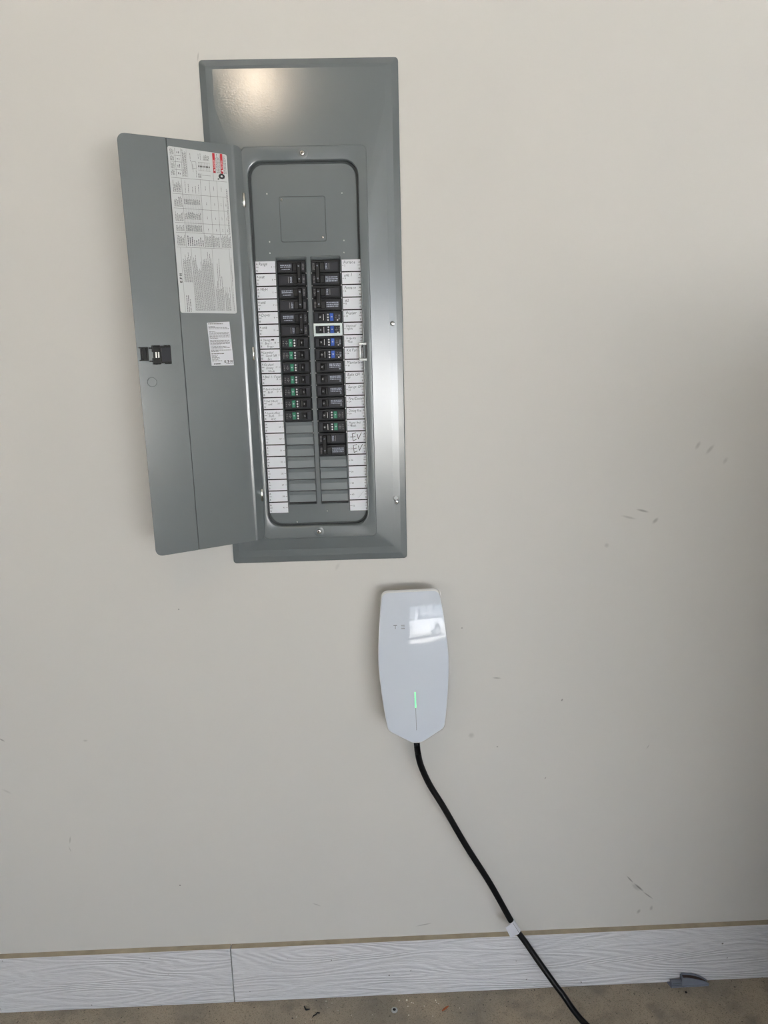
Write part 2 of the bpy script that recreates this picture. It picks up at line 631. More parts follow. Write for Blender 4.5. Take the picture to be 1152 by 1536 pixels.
structure(b.build('wall_front', 'room', loc=(0, 0, -F)), 'cream garage wall with the open vehicle door behind the camera')
b = MB()
b.box(-30000, 30000, -60000, YB - 120, F - 140, F - 20)
structure(b.build('driveway', 'drive', loc=(0, 0, -F)), 'sunlit concrete driveway outside the open garage door')

base = bpy.data.objects.new('baseboard_back', None)
COL.objects.link(base)
base.location = W(230, 0, F)
structure(base, 'white woodgrain baseboard of two butted boards along the wall foot')
for x0, x1, za, zb, mm in ((-1500, -162.5, -1645.0, -1645.5, 'board_a'), (-160.0, 1234, -1646.0, -1645.0, 'board_b')):
    b = MB()
    y0, y1 = 0, -17
    c = 1.0
    v = [(x0, y0, F + .5), (x1, y0, F + .5), (x1, y1, F + .5), (x0, y1, F + .5),
         (x0, y1, za - c), (x1, y1, zb - c), (x0, y1 + c, za), (x1, y1 + c, zb), (x0, y0, za), (x1, y0, zb)]
    b.add(v, [(0, 3, 2, 1), (3, 4, 5, 2), (0, 8, 6, 4, 3), (1, 2, 5, 7, 9), (0, 1, 9, 8)], 0)
    b.add(v, [(4, 6, 7, 5)], 0)
    b.add(v, [(6, 8, 9, 7)], 1)
    b.build('board', [mm, 'dust'], base, loc=(-230, 0, -F))

# ------------------------------------------------------------------ electrical panel
panel = thing('electrical_panel', 108, 0, -644,
              'grey metal breaker panel with its hinged door hanging open on the wall', 'breaker panel')
PO = (-108, 0, 644)                                   # offset of every part that is modelled in panel millimetres

b = MB()


def rs(x0, x1, z0, z1, r, y, n=5, k=14):
    """rounded rectangle with extra points along its sides"""
    p = rr(x0, x1, z0, z1, r, 0, n)
    out = []
    for i, q in enumerate(p):
        out.append(q)
        if i % (n + 1) == n:
            w = p[(i + 1) % len(p)]
            out += [tuple(q[j] + (w[j] - q[j]) * t / (k + 1) for j in range(3)) for t in range(1, k + 1)]
    return [(x, y(z) if callable(y) else y, z) for x, _, z in out]


def flank(y_low, y_top):                                # the field above the door is flat, the lower flanks slope
    return lambda z: y_low + (y_top - y_low) * max(0.0, min(1.0, (z - 120) / 140.0))


loops = [rs(-87, 302, -644, 376, 7, -0.2), rs(-87, 302, -644, 376, 7, -2.5), rs(-85.5, 300.5, -642.5, 374.5, 6, -3.4),
         rs(-73, 288.5, -629.5, 362, 1.5, flank(-7.0, -13.0)), rs(-60, 274, -614.5, 356, 1.5, flank(-7.4, -14.2)),
         rs(-14, 235, -588, 216, 10, -14.6), rs(-12.4, 233.4, -586.2, 214, 10, -16.5),
         rs(-6.0, 219.6, -562.5, 191.8, 31, -16.7), rs(-4.4, 218, -561, 190.2, 30, -16.2), rs(-3.4, 217, -560, 189.2, 29, -14.6),
         rs(-2.6, 216.2, -559.2, 188.4, 28, -10), rs(-2.6, 216.2, -559.2, 188.4, 28, -0.3)]
b.loft(loops)
tc_ = b.build('trim_cover', 'grey', panel, PO, smooth=40)
nn = len(loops[0])
for p_ in tc_.data.polygons:
    if p_.index // nn < 6:
        p_.use_smooth = False

b = MB()                                               # dead front behind the opening
b.cap(rr(-8, 222, -565, 194, 30, -0.2), 1)
l0, l1 = rr(0.5, 213.5, -556, 185.5, 27, -0.3), rr(1.6, 212.4, -555, 184.4, 26, -2.2)
b.loft([l0, l1])
b.cap(l1)
for x, z in ((31.7, 130), (183.4, 128.5), (31.8, 37.8), (184.1, 37.3), (31.2, 15.7), (183.3, 13.8), (126.8, -530), (59.2, -553)):
    b.knob(x, z, [(1.6, -2.2), (1.2, -3.0), (.5, -3.3)], 2, 8)
b.build('dead_front', ['grey', 'groove', 'steel'], panel, PO, smooth=30)

b = MB()                                               # blank meter plate
o = rr(56, 148, 37, 123.5, 4, -2.3)
b.loft([rr(55.2, 148.8, 36.2, 124.3, 4.4, -2.25), o], 1)
i_ = rr(56.8, 147.2, 37.8, 122.7, 3.6, -3.3)
b.loft([o, i_])
b.cap(i_)
b.build('cover_plate', ['grey', 'groove'], panel, PO)


def screw(name, x, z, y, r, parent=panel, lab=None):
    s = MB()
    s.knob(x, z, [(r, y), (r, y - r * .35), (r * .75, y - r * .75), (r * .45, y - r * .8), (r * .35, y - r * .45)], 0, 14)
    s.box(x - r * .6, x + r * .6, y - r * .86, y - r * .8, z - r * .1, z + r * .1, 1)
    return s.build(name, ['chrome', 'black_deep'], parent, PO, smooth=35)


screw('screw', 60.7, 118.1, -3.3, 2.6)
screw('screw', 141.3, 44, -3.3, 2.6)
for x, z in ((107.7, 201.4), (107.3, -572.6)):
    b = MB()
    b.knob(x, z, [(11, -16.6), (10, -17.2), (6.5, -16.9)], 0, 20)
    b.build('screw_boss', 'grey', panel, PO, smooth=40)
    screw('screw', x, z, -17.0, 5.4)
for x, z, up in ((-66.2, 262.8, 1), (281, 262, 1), (279.4, -513.5, -1)):
    b = MB()
    y = -7.5
    b.disc(x + .6 * up, y - .15, z - up * 8.6, 5.7, 1, 18)
    b.disc(x, y - .3, z - up * 9.2, 4.8, 0, 18)
    b.quad(x - 3, x + 3, z - up * 5, z + up * 3, y - .1, 1) if up > 0 else b.quad(x - 3, x + 3, z - 3, z + 6, y - .1, 1)
    b.build('keyhole_slot', ['sticker', 'black_deep'], panel, PO)
    screw('screw', x + 1, z, y - .4, 4.6)
screw('screw', 279.7, -130.8, -7.6, 5.0)

# slot rails around each breaker column and the valley between them
P0 = 25.4
for x0, x1 in ((42.2, 105.6), (113.6, 176.0)):
    b = MB()
    lo = [rr(x0, x1, -513, 8.2, 2.5, -2.2, 4), rr(x0 + .3, x1 - .3, -512.7, 7.9, 2.3, -6.4, 4),
          rr(x0 + 1.2, x1 - 1.2, -511.8, 7.0, 2, -7.6, 4), rr(x0 + 2.2, x1 - 2.2, -510.8, 1.5, 1.4, -4.2, 4),
          rr(x0 + 2.4, x1 - 2.4, -510.6, 0.6, 1.2, -2.3, 4)]
    b.loft(lo)
    b.cap(lo[-1], 1)
    for k in range(1, 15):                             # corner glints at the breaker joints, painted as small white bits
        for xx in ((x1 - 1.6,) if x0 < 100 else (x0 + 1.6, x1 - .6)):
            b.box(xx - .7, xx + .7, -8.2, -6.4, -P0 * k - 1.1, -P0 * k + .9, 2)
    b.build('slot_frame', ['grey', 'black_deep', 'white_ink_and_glint'], panel, PO, smooth=40)

# ---- circuit directory: 21 cards a side
HAND = {
    (0, 0): ['Range'], (0, 1): ['unit'], (0, 2): ['WtH'], (0, 3): ['unit'], (0, 4): ['Dryer'], (0, 5): ['unit'],
    (0, 6): ['Dining/', 'Bed 1', 'Foyer'], (0, 7): ['Laundry/', 'Genrl fan', 'Ext.'], (0, 8): ['Kitchen/', 'Dining', 'Nook'],
    (0, 9): ['Bed 1 / Foyer'], (0, 10): ['Bedrm/Smokes/', 'Bath'], (0, 11): ['Bed 2/Bath/', 'unit'],
    (0, 12): ['Laundry/Bed/', 'Bath', 'A/C'],
    (1, 0): ['Furnace'], (1, 1): ['unit 1'], (1, 2): ['Furnace'], (1, 3): ['#2'], (1, 4): ['Washer'],
    (1, 5): ['Disposal/', 'DW'], (1, 6): ['Fridge/Kit', 'Gas'], (1, 7): ['Kit Fan'], (1, 8): ['Microwave'],
    (1, 9): ['Bath GFI'], (1, 10): ['Garage GFI'], (1, 11): ['Fire/Door'], (1, 12): ['Dining Fan'],
    (1, 13): ['Master Bed', 'Bath'],
}
P = 25.4
for side in (0, 1):
    b = MB()
    xa, xb = (-0.5, 41.4) if side == 0 else (176.8, 217.2)
    b.box(xa, xb, -2.9, -2.2, -20 * P - 23.8, 0.2)
    b.build('directory_strip', 'black', panel, PO)
    x0, x1 = (0.3, 40.8) if side == 0 else (177.6, 216.6)
    for k in range(21):
        random.seed(100 * side + k)
        c = MB()
        z1, z0 = 0.0, -22.9
        c.box(x0, x1, -3.5, -2.9, z0, z1, 0)
        y = -3.56
        zm = (z0 + z1) / 2
        num = str(2 * k + 1 + side)
        if side == 0:
            c.text('A', x0 + 1.2, z1 - 7.0, 5.2, y, 1)
            c.text('B', x0 + 1.2, z0 + 2.6, 5.2, y, 1)
            c.quad(x0 + .8, x0 + 6.2, zm - .35, zm + .35, y, 1)
            c.text(num, x1 - 8.6 - (2.2 if len(num) > 1 else 0), zm - 1.6, 4.8, y, 1)
            c.quad(x1 - 4.0, x1 - .3, zm - .3, zm + .3, y, 1)
        else:
            c.text('A', x1 - 4.4, z1 - 7.0, 5.2, y, 1)
            c.text('B', x1 - 4.4, z0 + 2.6, 5.2, y, 1)
            c.quad(x1 - 6.2, x1 - .8, zm - .35, zm + .35, y, 1)
            c.text(num, x0 + 5.2, zm - 1.8, 4.8, y, 1)
            c.quad(x0 + .6, x0 + 3.8, zm - .3, zm + .3, y, 1)
        lines = HAND.get((side, k), [])
        for i, s in enumerate(lines):
            size = 8.6 if len(lines) == 1 else 7.0
            if len(s) > 9:
                size *= 0.86
            c.text(s, (x0 + (6.0 if side == 0 else 4.0)) + i * 4.0, z1 - 8.2 - i * 6.6, size, y - .03, 2, slant=.22, jit=.05,
                   thin=.82, gap=-.02)
        lab = None
        if side == 1 and k in (14, 15):
            w = 1.15
            dx, dz = x0 + 9.5 + (1.5 if k == 15 else 0), z0 + 2.6
            c.ribbon([(dx + 2, dz), (dx + 0.6, dz + 15.5), (dx + 8.5, dz + 17.5)], w, y - .04, 3)
            c.ribbon([(dx + 1.4, dz + 8.2), (dx + 7, dz + 9.6)], w, y - .04, 3)
            c.ribbon([(dx + 2, dz), (dx + 9, dz + 3.2)], w, y - .04, 3)
            c.ribbon([(dx + 11.5, dz + 14.5), (dx + 13.5, dz + 4.0), (dx + 20.5, dz + 17.5)], w, y - .04, 3)
            lab = 'card with EV written in black marker'
        if side == 1 and k == 19:
            c.ribbon([(x0 + 18, z0 + 3), (x0 + 25, z0 + 10), (x0 + 31, z0 + 18)], .25, y, 2)
        if side == 0 and k == 6:
            c.box(x0 + 24, x0 + 30, y - .02, y, z1 - 6.6, z1 - 4.2, 3)
        o = c.build('directory_card', ['paper', 'ink', 'pen', 'marker'], panel, (PO[0], PO[1], PO[2] - P * k))
        if lab:
            o['label'] = lab

# ---- circuit breakers.  u runs from the outer edge of the column to the middle of the panel
YB0, YF = -2.4, -9.0


def xmap(side):
    return (lambda u: 45.0 + u) if side == 0 else (lambda u: 173.6 - u)


def ubox(mb, side, u0, u1, z0, z1, yb, yf, c=.6, m=0, mf=None):
    X = xmap(side)
    a, d = sorted((X(u0), X(u1)))
    mb.cbox(a, d, z0, z1, yb, yf, c, m, mf)


def uprint(mb, side, u0, u1, z0, z1, rows, m, y, dense=1.4):
    X = xmap(side)
    a, d = sorted((X(u0), X(u1)))
    h = (z1 - z0) / rows
    for r in range(rows):
        words(mb, a, d, z0 + r * h + h * .2, h * .55, m, y=y, avg=dense)


def body(side, poles, kind):
    mb = MB()
    for p in range(poles):
        zt = -P * p
        ubox(mb, side, 0.2, 58.2, zt - 24.9, zt - 0.5, YB0, YF, 1.2, 0)
        ubox(mb, side, 3, 56, zt - 22.2, zt - 4.4, YF, YF - .7, .5, 0, 1)
        yy = YF - .8
        if kind == 'double':
            first = (p == 0) if side == 0 else (p == 1)
            if first:
                if side == 0:
                    uprint(mb, side, 7, 29, zt - 14.5, zt - 7.5, 2, 2, yy, 2.2)
                    uprint(mb, side, 9, 26, zt - 19, zt - 16, 1, 2, yy, 1.2)
                else:
                    uprint(mb, side, 5, 30, zt - 18.5, zt - 7, 3, 2, yy, 2.0)
            else:
                uprint(mb, side, 25.5, 29.5, zt - 19, zt - 7, 5, 2, yy, 2.0)
                X = xmap(side)
                a, d = sorted((X(21.5), X(22.8)))
                mb.quad(a, d, zt - 19, zt - 7, yy, 3)
            uprint(mb, side, 51.5, 55.5, zt - 20, zt - 6.5, 5, 3, yy, 3)
        elif kind == 'plain':
            uprint(mb, side, 5, 29, zt - 15.5, zt - 6, 3, 2, yy, 2.0)
            uprint(mb, side, 5, 9, zt - 19.5, zt - 16, 1, 2, yy, 2.0)
        else:
            uprint(mb, side, 3.5, 6, zt - 20, zt - 7, 3, 3, yy, 1.6)
            uprint(mb, side, 8.5, 14, zt - 15, zt - 12, 1, 3, yy, 3)
            uprint(mb, side, 10.5, 12.2, zt - 18, zt - 8, 3, 3, yy, 1.4)
            X = xmap(side)
            for j in range(3):                      # status dots beside the test button
                a = X(28.2)
                mb.knob(a, zt - 7.8 - 5.4 * j, [(1.9, YF - .7), (1.6, YF - 1.6)], 4, 8)
            if kind == 'blue':
                mb.knob(X(8.5), zt - 19, [(1.7, YF - .7), (1.4, YF - 1.5)], 4, 8)
                uprint(mb, side, 3, 6.5, zt - 18, zt - 8, 3, 2, yy, 2.2)
    return mb


cache = {}


def breaker(side, k, kind, label, lab_frame=False):
    key = (side, kind)
    if key not in cache:
        random.seed(31 + side * 7 + len(kind))
        poles = 2 if kind in ('double', 'tall') else 1
        d = {}
        d['body'] = body(side, poles, 'double' if kind == 'tall' else kind).mesh('circuit_breaker', ['black', 'break_face', 'rate', 'rate_dim', 'white_ink_and_glint'])
        if poles == 2:
            h = MB()
            for p in range(2):
                zt = -P * p
                ubox(h, side, 31.5, 42, zt - 21, zt - 5.2, YF - .6, YF - 4.5, 1.0)
            ubox(h, side, 40.5, 50, -P - 20.5, -5.0, YF - .6, YF - 11, 1.8)
            X = xmap(side)
            a = min(X(43.4), X(47.0))
            for zt in (0, -P):
                h.text('40' if side == 0 else '60', a - .2, zt - 13.5, 4.0, YF - 11.1, 1, thin=.75)
            d['handle_tie'] = h.mesh('handle_tie', ['black_deep', 'rate'], 40)
        else:
            h = MB()
            ubox(h, side, 34, 48, -20.6, -5.4, YF - .6, YF - 2.4, .8)
            ubox(h, side, 40.5 if side == 0 else 38.8, 47.2, -19, -7, YF - 2.3, YF - 8.5, 1.4)
            X = xmap(side)
            a = min(X(45.8), X(42.0))
            h.text('20' if side else '15', a, -14.3, 4.2, YF - 8.6, 1, thin=.75)
            if kind in ('blue', 'green') and side == 1:
                xx = X(37.6)
                h.quad(xx - .5, xx + .5, -19, -7, YF - 2.5, 1)
            d['toggle'] = h.mesh('toggle', ['black_deep', 'white_ink_and_glint'], 40)
            if kind in ('blue', 'green'):
                t = MB()
                ubox(t, side, 16.4, 24.2, -20.6, -5.0, YF - .5, YF - 3.6, .9)
                t2 = xmap(side)
                t.quad(min(t2(18.8), t2(21.8)), max(t2(18.8), t2(21.8)), -13.6, -11.2, YF - 3.7, 1)
                d['test_button'] = t.mesh('test_button', [kind, 'rate'], 40)
        cache[key] = d
    d = cache[key]
    o = put('circuit_breaker', d['body'], panel, (PO[0], PO[1], PO[2] - P * k))
    o['label'] = label
    for nm in ('handle_tie', 'toggle', 'test_button'):
        if nm in d:
            put(nm, d[nm], o)
    return o


for k, nm in ((0, 'Range'), (2, 'WtH'), (4, 'Dryer')):
    breaker(0, k, 'double', 'black two pole breaker beside the %s card' % nm)
for k in range(6, 13):
    breaker(0, k, 'green', 'black breaker with a green test button beside card %d' % (2 * k + 1))
breaker(1, 0, 'double', 'black two pole breaker at the top of the right column')
breaker(1, 2, 'double', 'black two pole breaker beside the second Furnace card')
for k in (4, 5, 6, 7):
    o = breaker(1, k, 'blue', 'black breaker with a blue test button beside card %d' % (2 * k + 2))
    if k == 5:
        f = MB()
        fo = [rr(114.6, 174.6, -25.6, 0.2, 2.6, YB0 - 1, 4), rr(114.6, 174.6, -25.6, 0.2, 2.6, YF - 4, 4),
              rr(115.8, 173.4, -24.4, -1.0, 2, YF - 5, 4), rr(118.2, 170.2, -20.4, -4.6, 1.4, YF - 5, 4),
              rr(119.0, 169.4, -19.8, -5.4, 1, YF - 1.0, 4)]
        f.loft(fo)
        fr = f.build('lock_frame', 'frame_white', o, smooth=40)
        fr['label'] = 'bright white frame around the breaker'
for k in (8, 9, 10, 11):
    breaker(1, k, 'plain', 'plain black single pole breaker beside card %d' % (2 * k + 2))
for k in (12, 13):
    breaker(1, k, 'green', 'black breaker with a green test button beside card %d' % (2 * k + 2))
breaker(1, 14, 'double', 'black two pole breaker beside the EV cards')

fm = {}
for side, ks in ((0, range(13, 20)), (1, range(16, 20))):
    X = xmap(side)
    a, d = sorted((X(-0.2), X(58.8)))
    f = MB()
    # profile: the upper strip slopes back, the lower field is flat
    y0, y1 = -2.4, -3.6
    v = [(a, y0, -25.1), (d, y0, -25.1), (a + .4, y1, -24.7), (d - .4, y1, -24.7), (a + 1.2, y1, -9.5), (d - 1.2, y1, -9.5),
         (a + .6, -6.6, -3.0), (d - .6, -6.6, -3.0), (a + .5, -6.9, -1.2), (d - .5, -6.9, -1.2), (a, y0, -.6), (d, y0, -.6)]
    f.add(v, [(0, 1, 3, 2), (2, 3, 5, 4), (4, 5, 7, 6), (6, 7, 9, 8), (8, 9, 11, 10), (0, 2, 4, 6, 8, 10), (1, 11, 9, 7, 5, 3)])
    me = f.mesh('filler_plate', ['filler'])
    for k in ks:
        put('filler_plate', me, panel, (PO[0], PO[1], PO[2] - P * k))

b = MB()                                               # strike for the door latch
for bx in ((208, 224, -173, -168), (208, 224, -205.5, -200), (208, 213, -200, -173)):
    b.cbox(bx[0], bx[1], bx[2], bx[3], -9, -17.5, .8)
b.box(221, 224.5, -17.2, -16.9, -200, -173, 1)
b.build('latch_strike', ['steel', 'black_deep'], panel, PO)

# ---- door, modelled along its own plane: u from hinge to free edge, w towards the viewer
HX, HY, AN = -12.0, -18.0, math.radians(30)


def D(u, w, z):
    return (HX - u * math.cos(AN) + w * math.sin(AN), HY - u * math.sin(AN) - w * math.cos(AN), z)


ZT, ZB, DW = 215.5, -584.5, 240.0


def ztop(u):
    r = 14.0
    if u > DW - r:
        return r - math.sqrt(max(0, r * r - (u - DW + r) ** 2))
    r = 12.0
    if u < r:
        return r - math.sqrt(max(0, r * r - (r - u) ** 2))
    return 0.0


b = MB()
us = [0, 1.2, 3.5, 7, 12, 16.8, 17.5, 18.6, 19.7, 20.8, 22, 24, 30, 80, 149.6, 150.0, 151.2, 151.6, 200, 226, 231, 234.5, 237, 238.8, 239.7, 240]


def wprof(u):
    if u < 17.5:
        return 5.2 * u / 17.5
    if u < 22:
        return 5.2 + 0.25 * (u - 17.5) - 0.108 * (u - 17.5) ** 2
    if u < 24:
        return 4.14 - 0.12 * (u - 22)
    if u < 149.8:
        return 3.9 * (1 - (u - 24) / 400.0)
    if u < 151.4:
        return 1.2
    return 3.2 - (u - 151.4) * 0.012


N = 9
front, back = [], []
for u in us:
    zt, zb = ZT - ztop(u), ZB + ztop(u)
    front.append([D(u, wprof(u), zb + (zt - zb) * i / (N - 1)) for i in range(N)])
    back.append([D(u, wprof(u) - 1.6, zb + (zt - zb) * i / (N - 1)) for i in range(N)])
b.loft(front, 0, close=False)
seam = [i for i, u in enumerate(us) if 149.9 < u < 151.0]
n0 = (N - 1)
for i in seam:
    for j in range(n0):
        b.m[i * n0 + j] = 1
b.loft([list(reversed(l)) for l in back], 0, close=False)
for i in range(len(us) - 1):                           # rims
    b.add([front[i][0], front[i + 1][0], back[i + 1][0], back[i][0]], [(0, 1, 2, 3)])
    b.add([front[i][-1], back[i][-1], back[i + 1][-1], front[i + 1][-1]], [(0, 1, 2, 3)])
for j in range(N - 1):
    b.add([front[-1][j], front[-1][j + 1], back[-1][j + 1], back[-1][j]], [(0, 1, 2, 3)])
    b.add([front[0][j], back[0][j], back[0][j + 1], front[0][j + 1]], [(0, 1, 2, 3)])
door = b.build('door', ['grey', 'groove'], panel, PO, smooth=28)
door['label'] = 'open door with warning stickers and latch'

for z in (115.8, -185, -486):                           # hinge pins
    b = MB()
    b.upright(-12.5, -20.5, [(2.6, z - 13.5), (3.0, z - 13), (3.0, z + 13), (2.6, z + 13.5)], 0, 12)
    b.box(-18.5, -16.0, -20.5, -17, z - 14, z + 14, 1)
    b.build('hinge', ['chrome', 'black_deep'], panel, PO, smooth=40)


def on_door(w):
    return lambda u, z: D(u, wprof(u) + w, z)


# ---- big wiring sticker; its text is turned a quarter, reading upwards
random.seed(5)
SU0, SU1, SZ0, SZ1 = 33.0, 149.0, -103.0, 200.5
b = MB()


def dr(u0, u1, z0, z1, m, w=.25):
    g = on_door(w)
    b.add([g(u0, z0), g(u0, z1), g(u1, z1), g(u1, z0)], [(0, 1, 2, 3)], m)


def top_z(u):                                           # the sticker's top edge runs slightly askew
    return 197.0 + (u - SU0) / (SU1 - SU0) * 4.5


g = on_door(.18)
cor = []
for (u, z, a0) in ((SU0 + 4, SZ0 + 3, 180), (SU1 - 4, SZ0 + 5, 270), (SU1 - 4, SZ1 - 3, 0), (SU0 + 4, 197 - 4, 90)):
    for i in range(5):
        a = math.radians(a0 + i * 22.5)
        cor.append(g(u + 4 * math.cos(a), z + 4 * math.sin(a)))
b.cap(cor, 0, True)


def seg(u0, z0, u1, z1, t=.45, m=1):
    if abs(u1 - u0) < abs(z1 - z0):
        dr(u0 - t / 2, u0 + t / 2, min(z0, z1), max(z0, z1), m)
    else:
        dr(min(u0, u1), max(u0, u1), z0 - t / 2, z0 + t / 2, m)


def para(u0, u1, z0, z1, pitch=1.9, fill=(0.75, 1.0), m=2, avg=2.6, h=.44):
    """lines of small print reading upwards"""
    gg = on_door(.26)
    u = u1 - pitch
    while u > u0:
        words(b, z0, z1, u, pitch * h, m, place=lambda tx, tz: gg(tz, tx), avg=avg, fill=random.uniform(*fill))
        u -= pitch


# top block
seg(36, 146.5, 146, 149.5)
for z in (186, 175, 161):
    seg(124, z, 146, z)
seg(124, 149, 124, 199)
seg(135.5, 149, 135.5, 199)
seg(113.5, 149, 113.5, 198, .25)
for z0, z1 in ((188, 198), (177, 185), (163, 174), (151, 160)):
    para(136.5, 146, z0, z1, 1.9)
    para(125, 134, z0 + 2, z1 - 2, 3.2, (.5, .9))
para(114.5, 123, 150, 198, 2.0)
for u, z0, z1 in ((108, 178, 194), (104, 160, 176), (98, 150, 164), (92, 184, 196), (88, 182, 197)):
    para(u - 3, u, z0, z1, 1.7)
para(70, 82, 182, 196, 1.7, (.5, 1))
# little one-line diagram
seg(96, 166, 104, 166, .4)
seg(96, 178, 104, 178, .4)
seg(96, 166, 96, 178, .4)
seg(104, 166, 104, 178, .4)
for i in range(8):
    u = 91 - i * 3.0
    dr(u - .9, u + .9, 169, 172, 3)
    seg(u, 163, u, 178, .3)
seg(68, 163, 92, 163, .3)
seg(68, 178, 92, 178, .3)
seg(68, 155, 86, 155, .4)
para(86, 94, 150, 158, 1.7)
# danger boxes
for u in (57.5, 42.0):
    dr(u, u + 5.0, 161, 197, 4, .26)
gg = on_door(.32)
for s, u in (('DANGER', 57.5), ('PELIGRO', 42.0)):
    b.text(s, 170, u + 1.2, 3.6, 0, 5, place=lambda tx, tz: gg(tz, tx))
    b.add([gg(u + .9, 164.5), gg(u + .9, 168.3), gg(u + 4.2, 166.4)], [(0, 1, 2)], 5)
para(48, 57, 161, 197, 1.8)
para(36, 41.5, 161, 197, 1.8)
seg(63, 147, 63, 163, .4)
for i in range(10):                                     # blot of the hand pictogram
    a = i * .63
    u, z = 46 + 5.5 * math.cos(a) * .8, 156 + 3.4 * math.sin(a)
    dr(u - 2.0, u + 2.0, z - 1.6, z + 1.6, 3, .26 + i * .004)
dr(50, 53.5, 150.5, 151.8, 3)
dr(53, 54.5, 149, 152, 3)
# table block
for z in (118, 92, 66, 48, 21):
    seg(38, z, 146, z + 1, .45)
for u in (127, 90, 72, 57):
    seg(u, 21, u, 147, .4)
seg(46, 48, 46, 118, .4)
for i in range(16):
    u = 91.5 + i * 2.2
    seg(u, 49, u, 117, .22, 2)
para(92, 126, 100, 110, 1.9, (.9, 1), avg=4)
para(92, 126, 73, 88, 2.0, (.6, 1))
para(92, 126, 51, 63, 1.9, (.9, 1), avg=4)
for z0, z1 in ((120, 145), (94, 116), (68, 90), (50, 64), (23, 46)):
    para(128.5, 145, z0 + 1, z1 - 1, 2.0, (.55, 1))
for u in (81, 64.5, 51.5, 41.5):
    for z in (104, 78, 56):
        para(u - 1.2, u + 1.2, z - 3, z + 3, 1.8)
for u in (81, 64.5, 49):
    para(u - 1.2, u + 1.2, 128, 138, 1.8)
for u in (122, 116, 108, 102, 96):
    para(u - 3.5, u, 121, 144, 1.9, (.5, 1))
para(92, 126, 24, 45, 4.2, (.5, .9))
para(58, 90, 23, 47, 1.8)
para(36, 56, 23, 47, 1.8, (.8, 1))
para(36, 40, 48, 146, 1.8)
# paragraph block
seg(139, -100, 139, 20, .35)
for u in (118, 99, 76, 40.5):
    seg(u, -98, u, 20, .35)
para(120, 137, -44, 12, 2.1, (.7, 1))
para(126, 137, -100, -60, 3.4, (.4, .8))
para(100, 118, -98, 18, 1.95, (.6, 1))
para(77, 99, -98, 14, 1.95, (.7, 1))
para(56, 75, -98, 10, 1.95, (.3, 1))
para(43, 56, -98, -50, 1.95, (.5, 1))
para(36, 39.5, -98, 12, 1.9, (.8, 1))


def eaton(mb, tx0, tz0, h, place, m):
    """bold wordmark drawn as simple strokes"""
    def q(pts):
        mb.add([place(tx0 + a * h, tz0 + c * h) for a, c in pts], [tuple(range(len(pts)))], m)

    def r(x0, x1, z0, z1):
        q([(x0, z0), (x1, z0), (x1, z1), (x0, z1)])
    r(0, .32, 0, 1); r(.3, .78, .76, 1); r(.3, .68, .4, .6); r(.3, .78, 0, .22)       # E
    q([(.98, 0), (1.34, 0), (1.16, .34)])                                              # A
    r(1.36, 2.16, .74, 1); r(1.60, 1.92, 0, .78)                                      # T
    q([(2.26, .5), (2.42, .34), (2.58, .5), (2.42, .66)])                              # O
    r(2.76, 3.04, 0, 1); r(3.42, 3.70, 0, 1); q([(2.98, 1), (3.48, 0), (3.62, 0), (3.12, 1)])   # N


eaton(b, -45.0, 140.6, 4.6, lambda tx, tz: gg(tz, tx), 3)
b.build('wiring_sticker', ['sticker', 'ink', 'print', 'marker', 'red', 'white_ink_and_glint'], door)

# ---- small sticker, upright
b = MB()
g2 = on_door(.18)
b.add([g2(97.6, -121.3), g2(94.2, -206.6), g2(46.8, -207.2), g2(50.2, -119.8)], [(0, 1, 2, 3)], 0)
g3 = on_door(.28)


def sk(z):                                              # the sticker hangs slightly askew
    return (z + 121) / -86 * -3.4


def line(z, fill=1.0, m=1, h=1.0, u0=95.0, u1=52.5, avg=3.2):
    words(b, 0, u0 - u1, z, h, m, place=lambda tx, tz: g3(u0 + sk(tz) - tx, tz), avg=avg, fill=fill)


line(-124.5, .72, 2, 1.3)
for z, f in ((-129.5, .3), (-131.8, .92), (-134, 1), (-139.5, .3), (-141.8, .96), (-144, .95), (-146.2, 1), (-148.4, .98), (-150.6, 1),
             (-152.8, .4), (-157, .95), (-159.2, 1), (-161.4, .97), (-163.6, .95), (-165.8, .5), (-169, .8), (-171.5, .95),
             (-174, .6), (-176.5, 1), (-179, .35)):
    line(z, f)
line(-183.5, .62, 2, 1.3)
for z, f in ((-186.5, .3), (-188.8, .25), (-191, .38), (-193.2, .4), (-195.4, .3), (-197.6, .5)):
    line(z, f)
line(-203.5, 1, 1, 1.2, 66, 50)
line(-204, .8, 1, 2.0, 92, 74, 2)
eaton(b, 0, -201.2, 4.6, lambda tx, tz: g3(66.5 - tx, tz), 2)
b.build('instruction_sticker', ['paper', 'print', 'marker'], door)

# ---- latch and knock-out
b = MB()


def dbox(u0, u1, z0, z1, w0, w1, m=0):
    pts = [D(u, w, z) for u in (u0, u1) for w in (w0, w1) for z in (z0, z1)]
    b.add(pts, [(0, 1, 3, 2), (4, 6, 7, 5), (0, 4, 5, 1), (2, 3, 7, 6), (0, 2, 6, 4), (1, 5, 7, 3)], m)


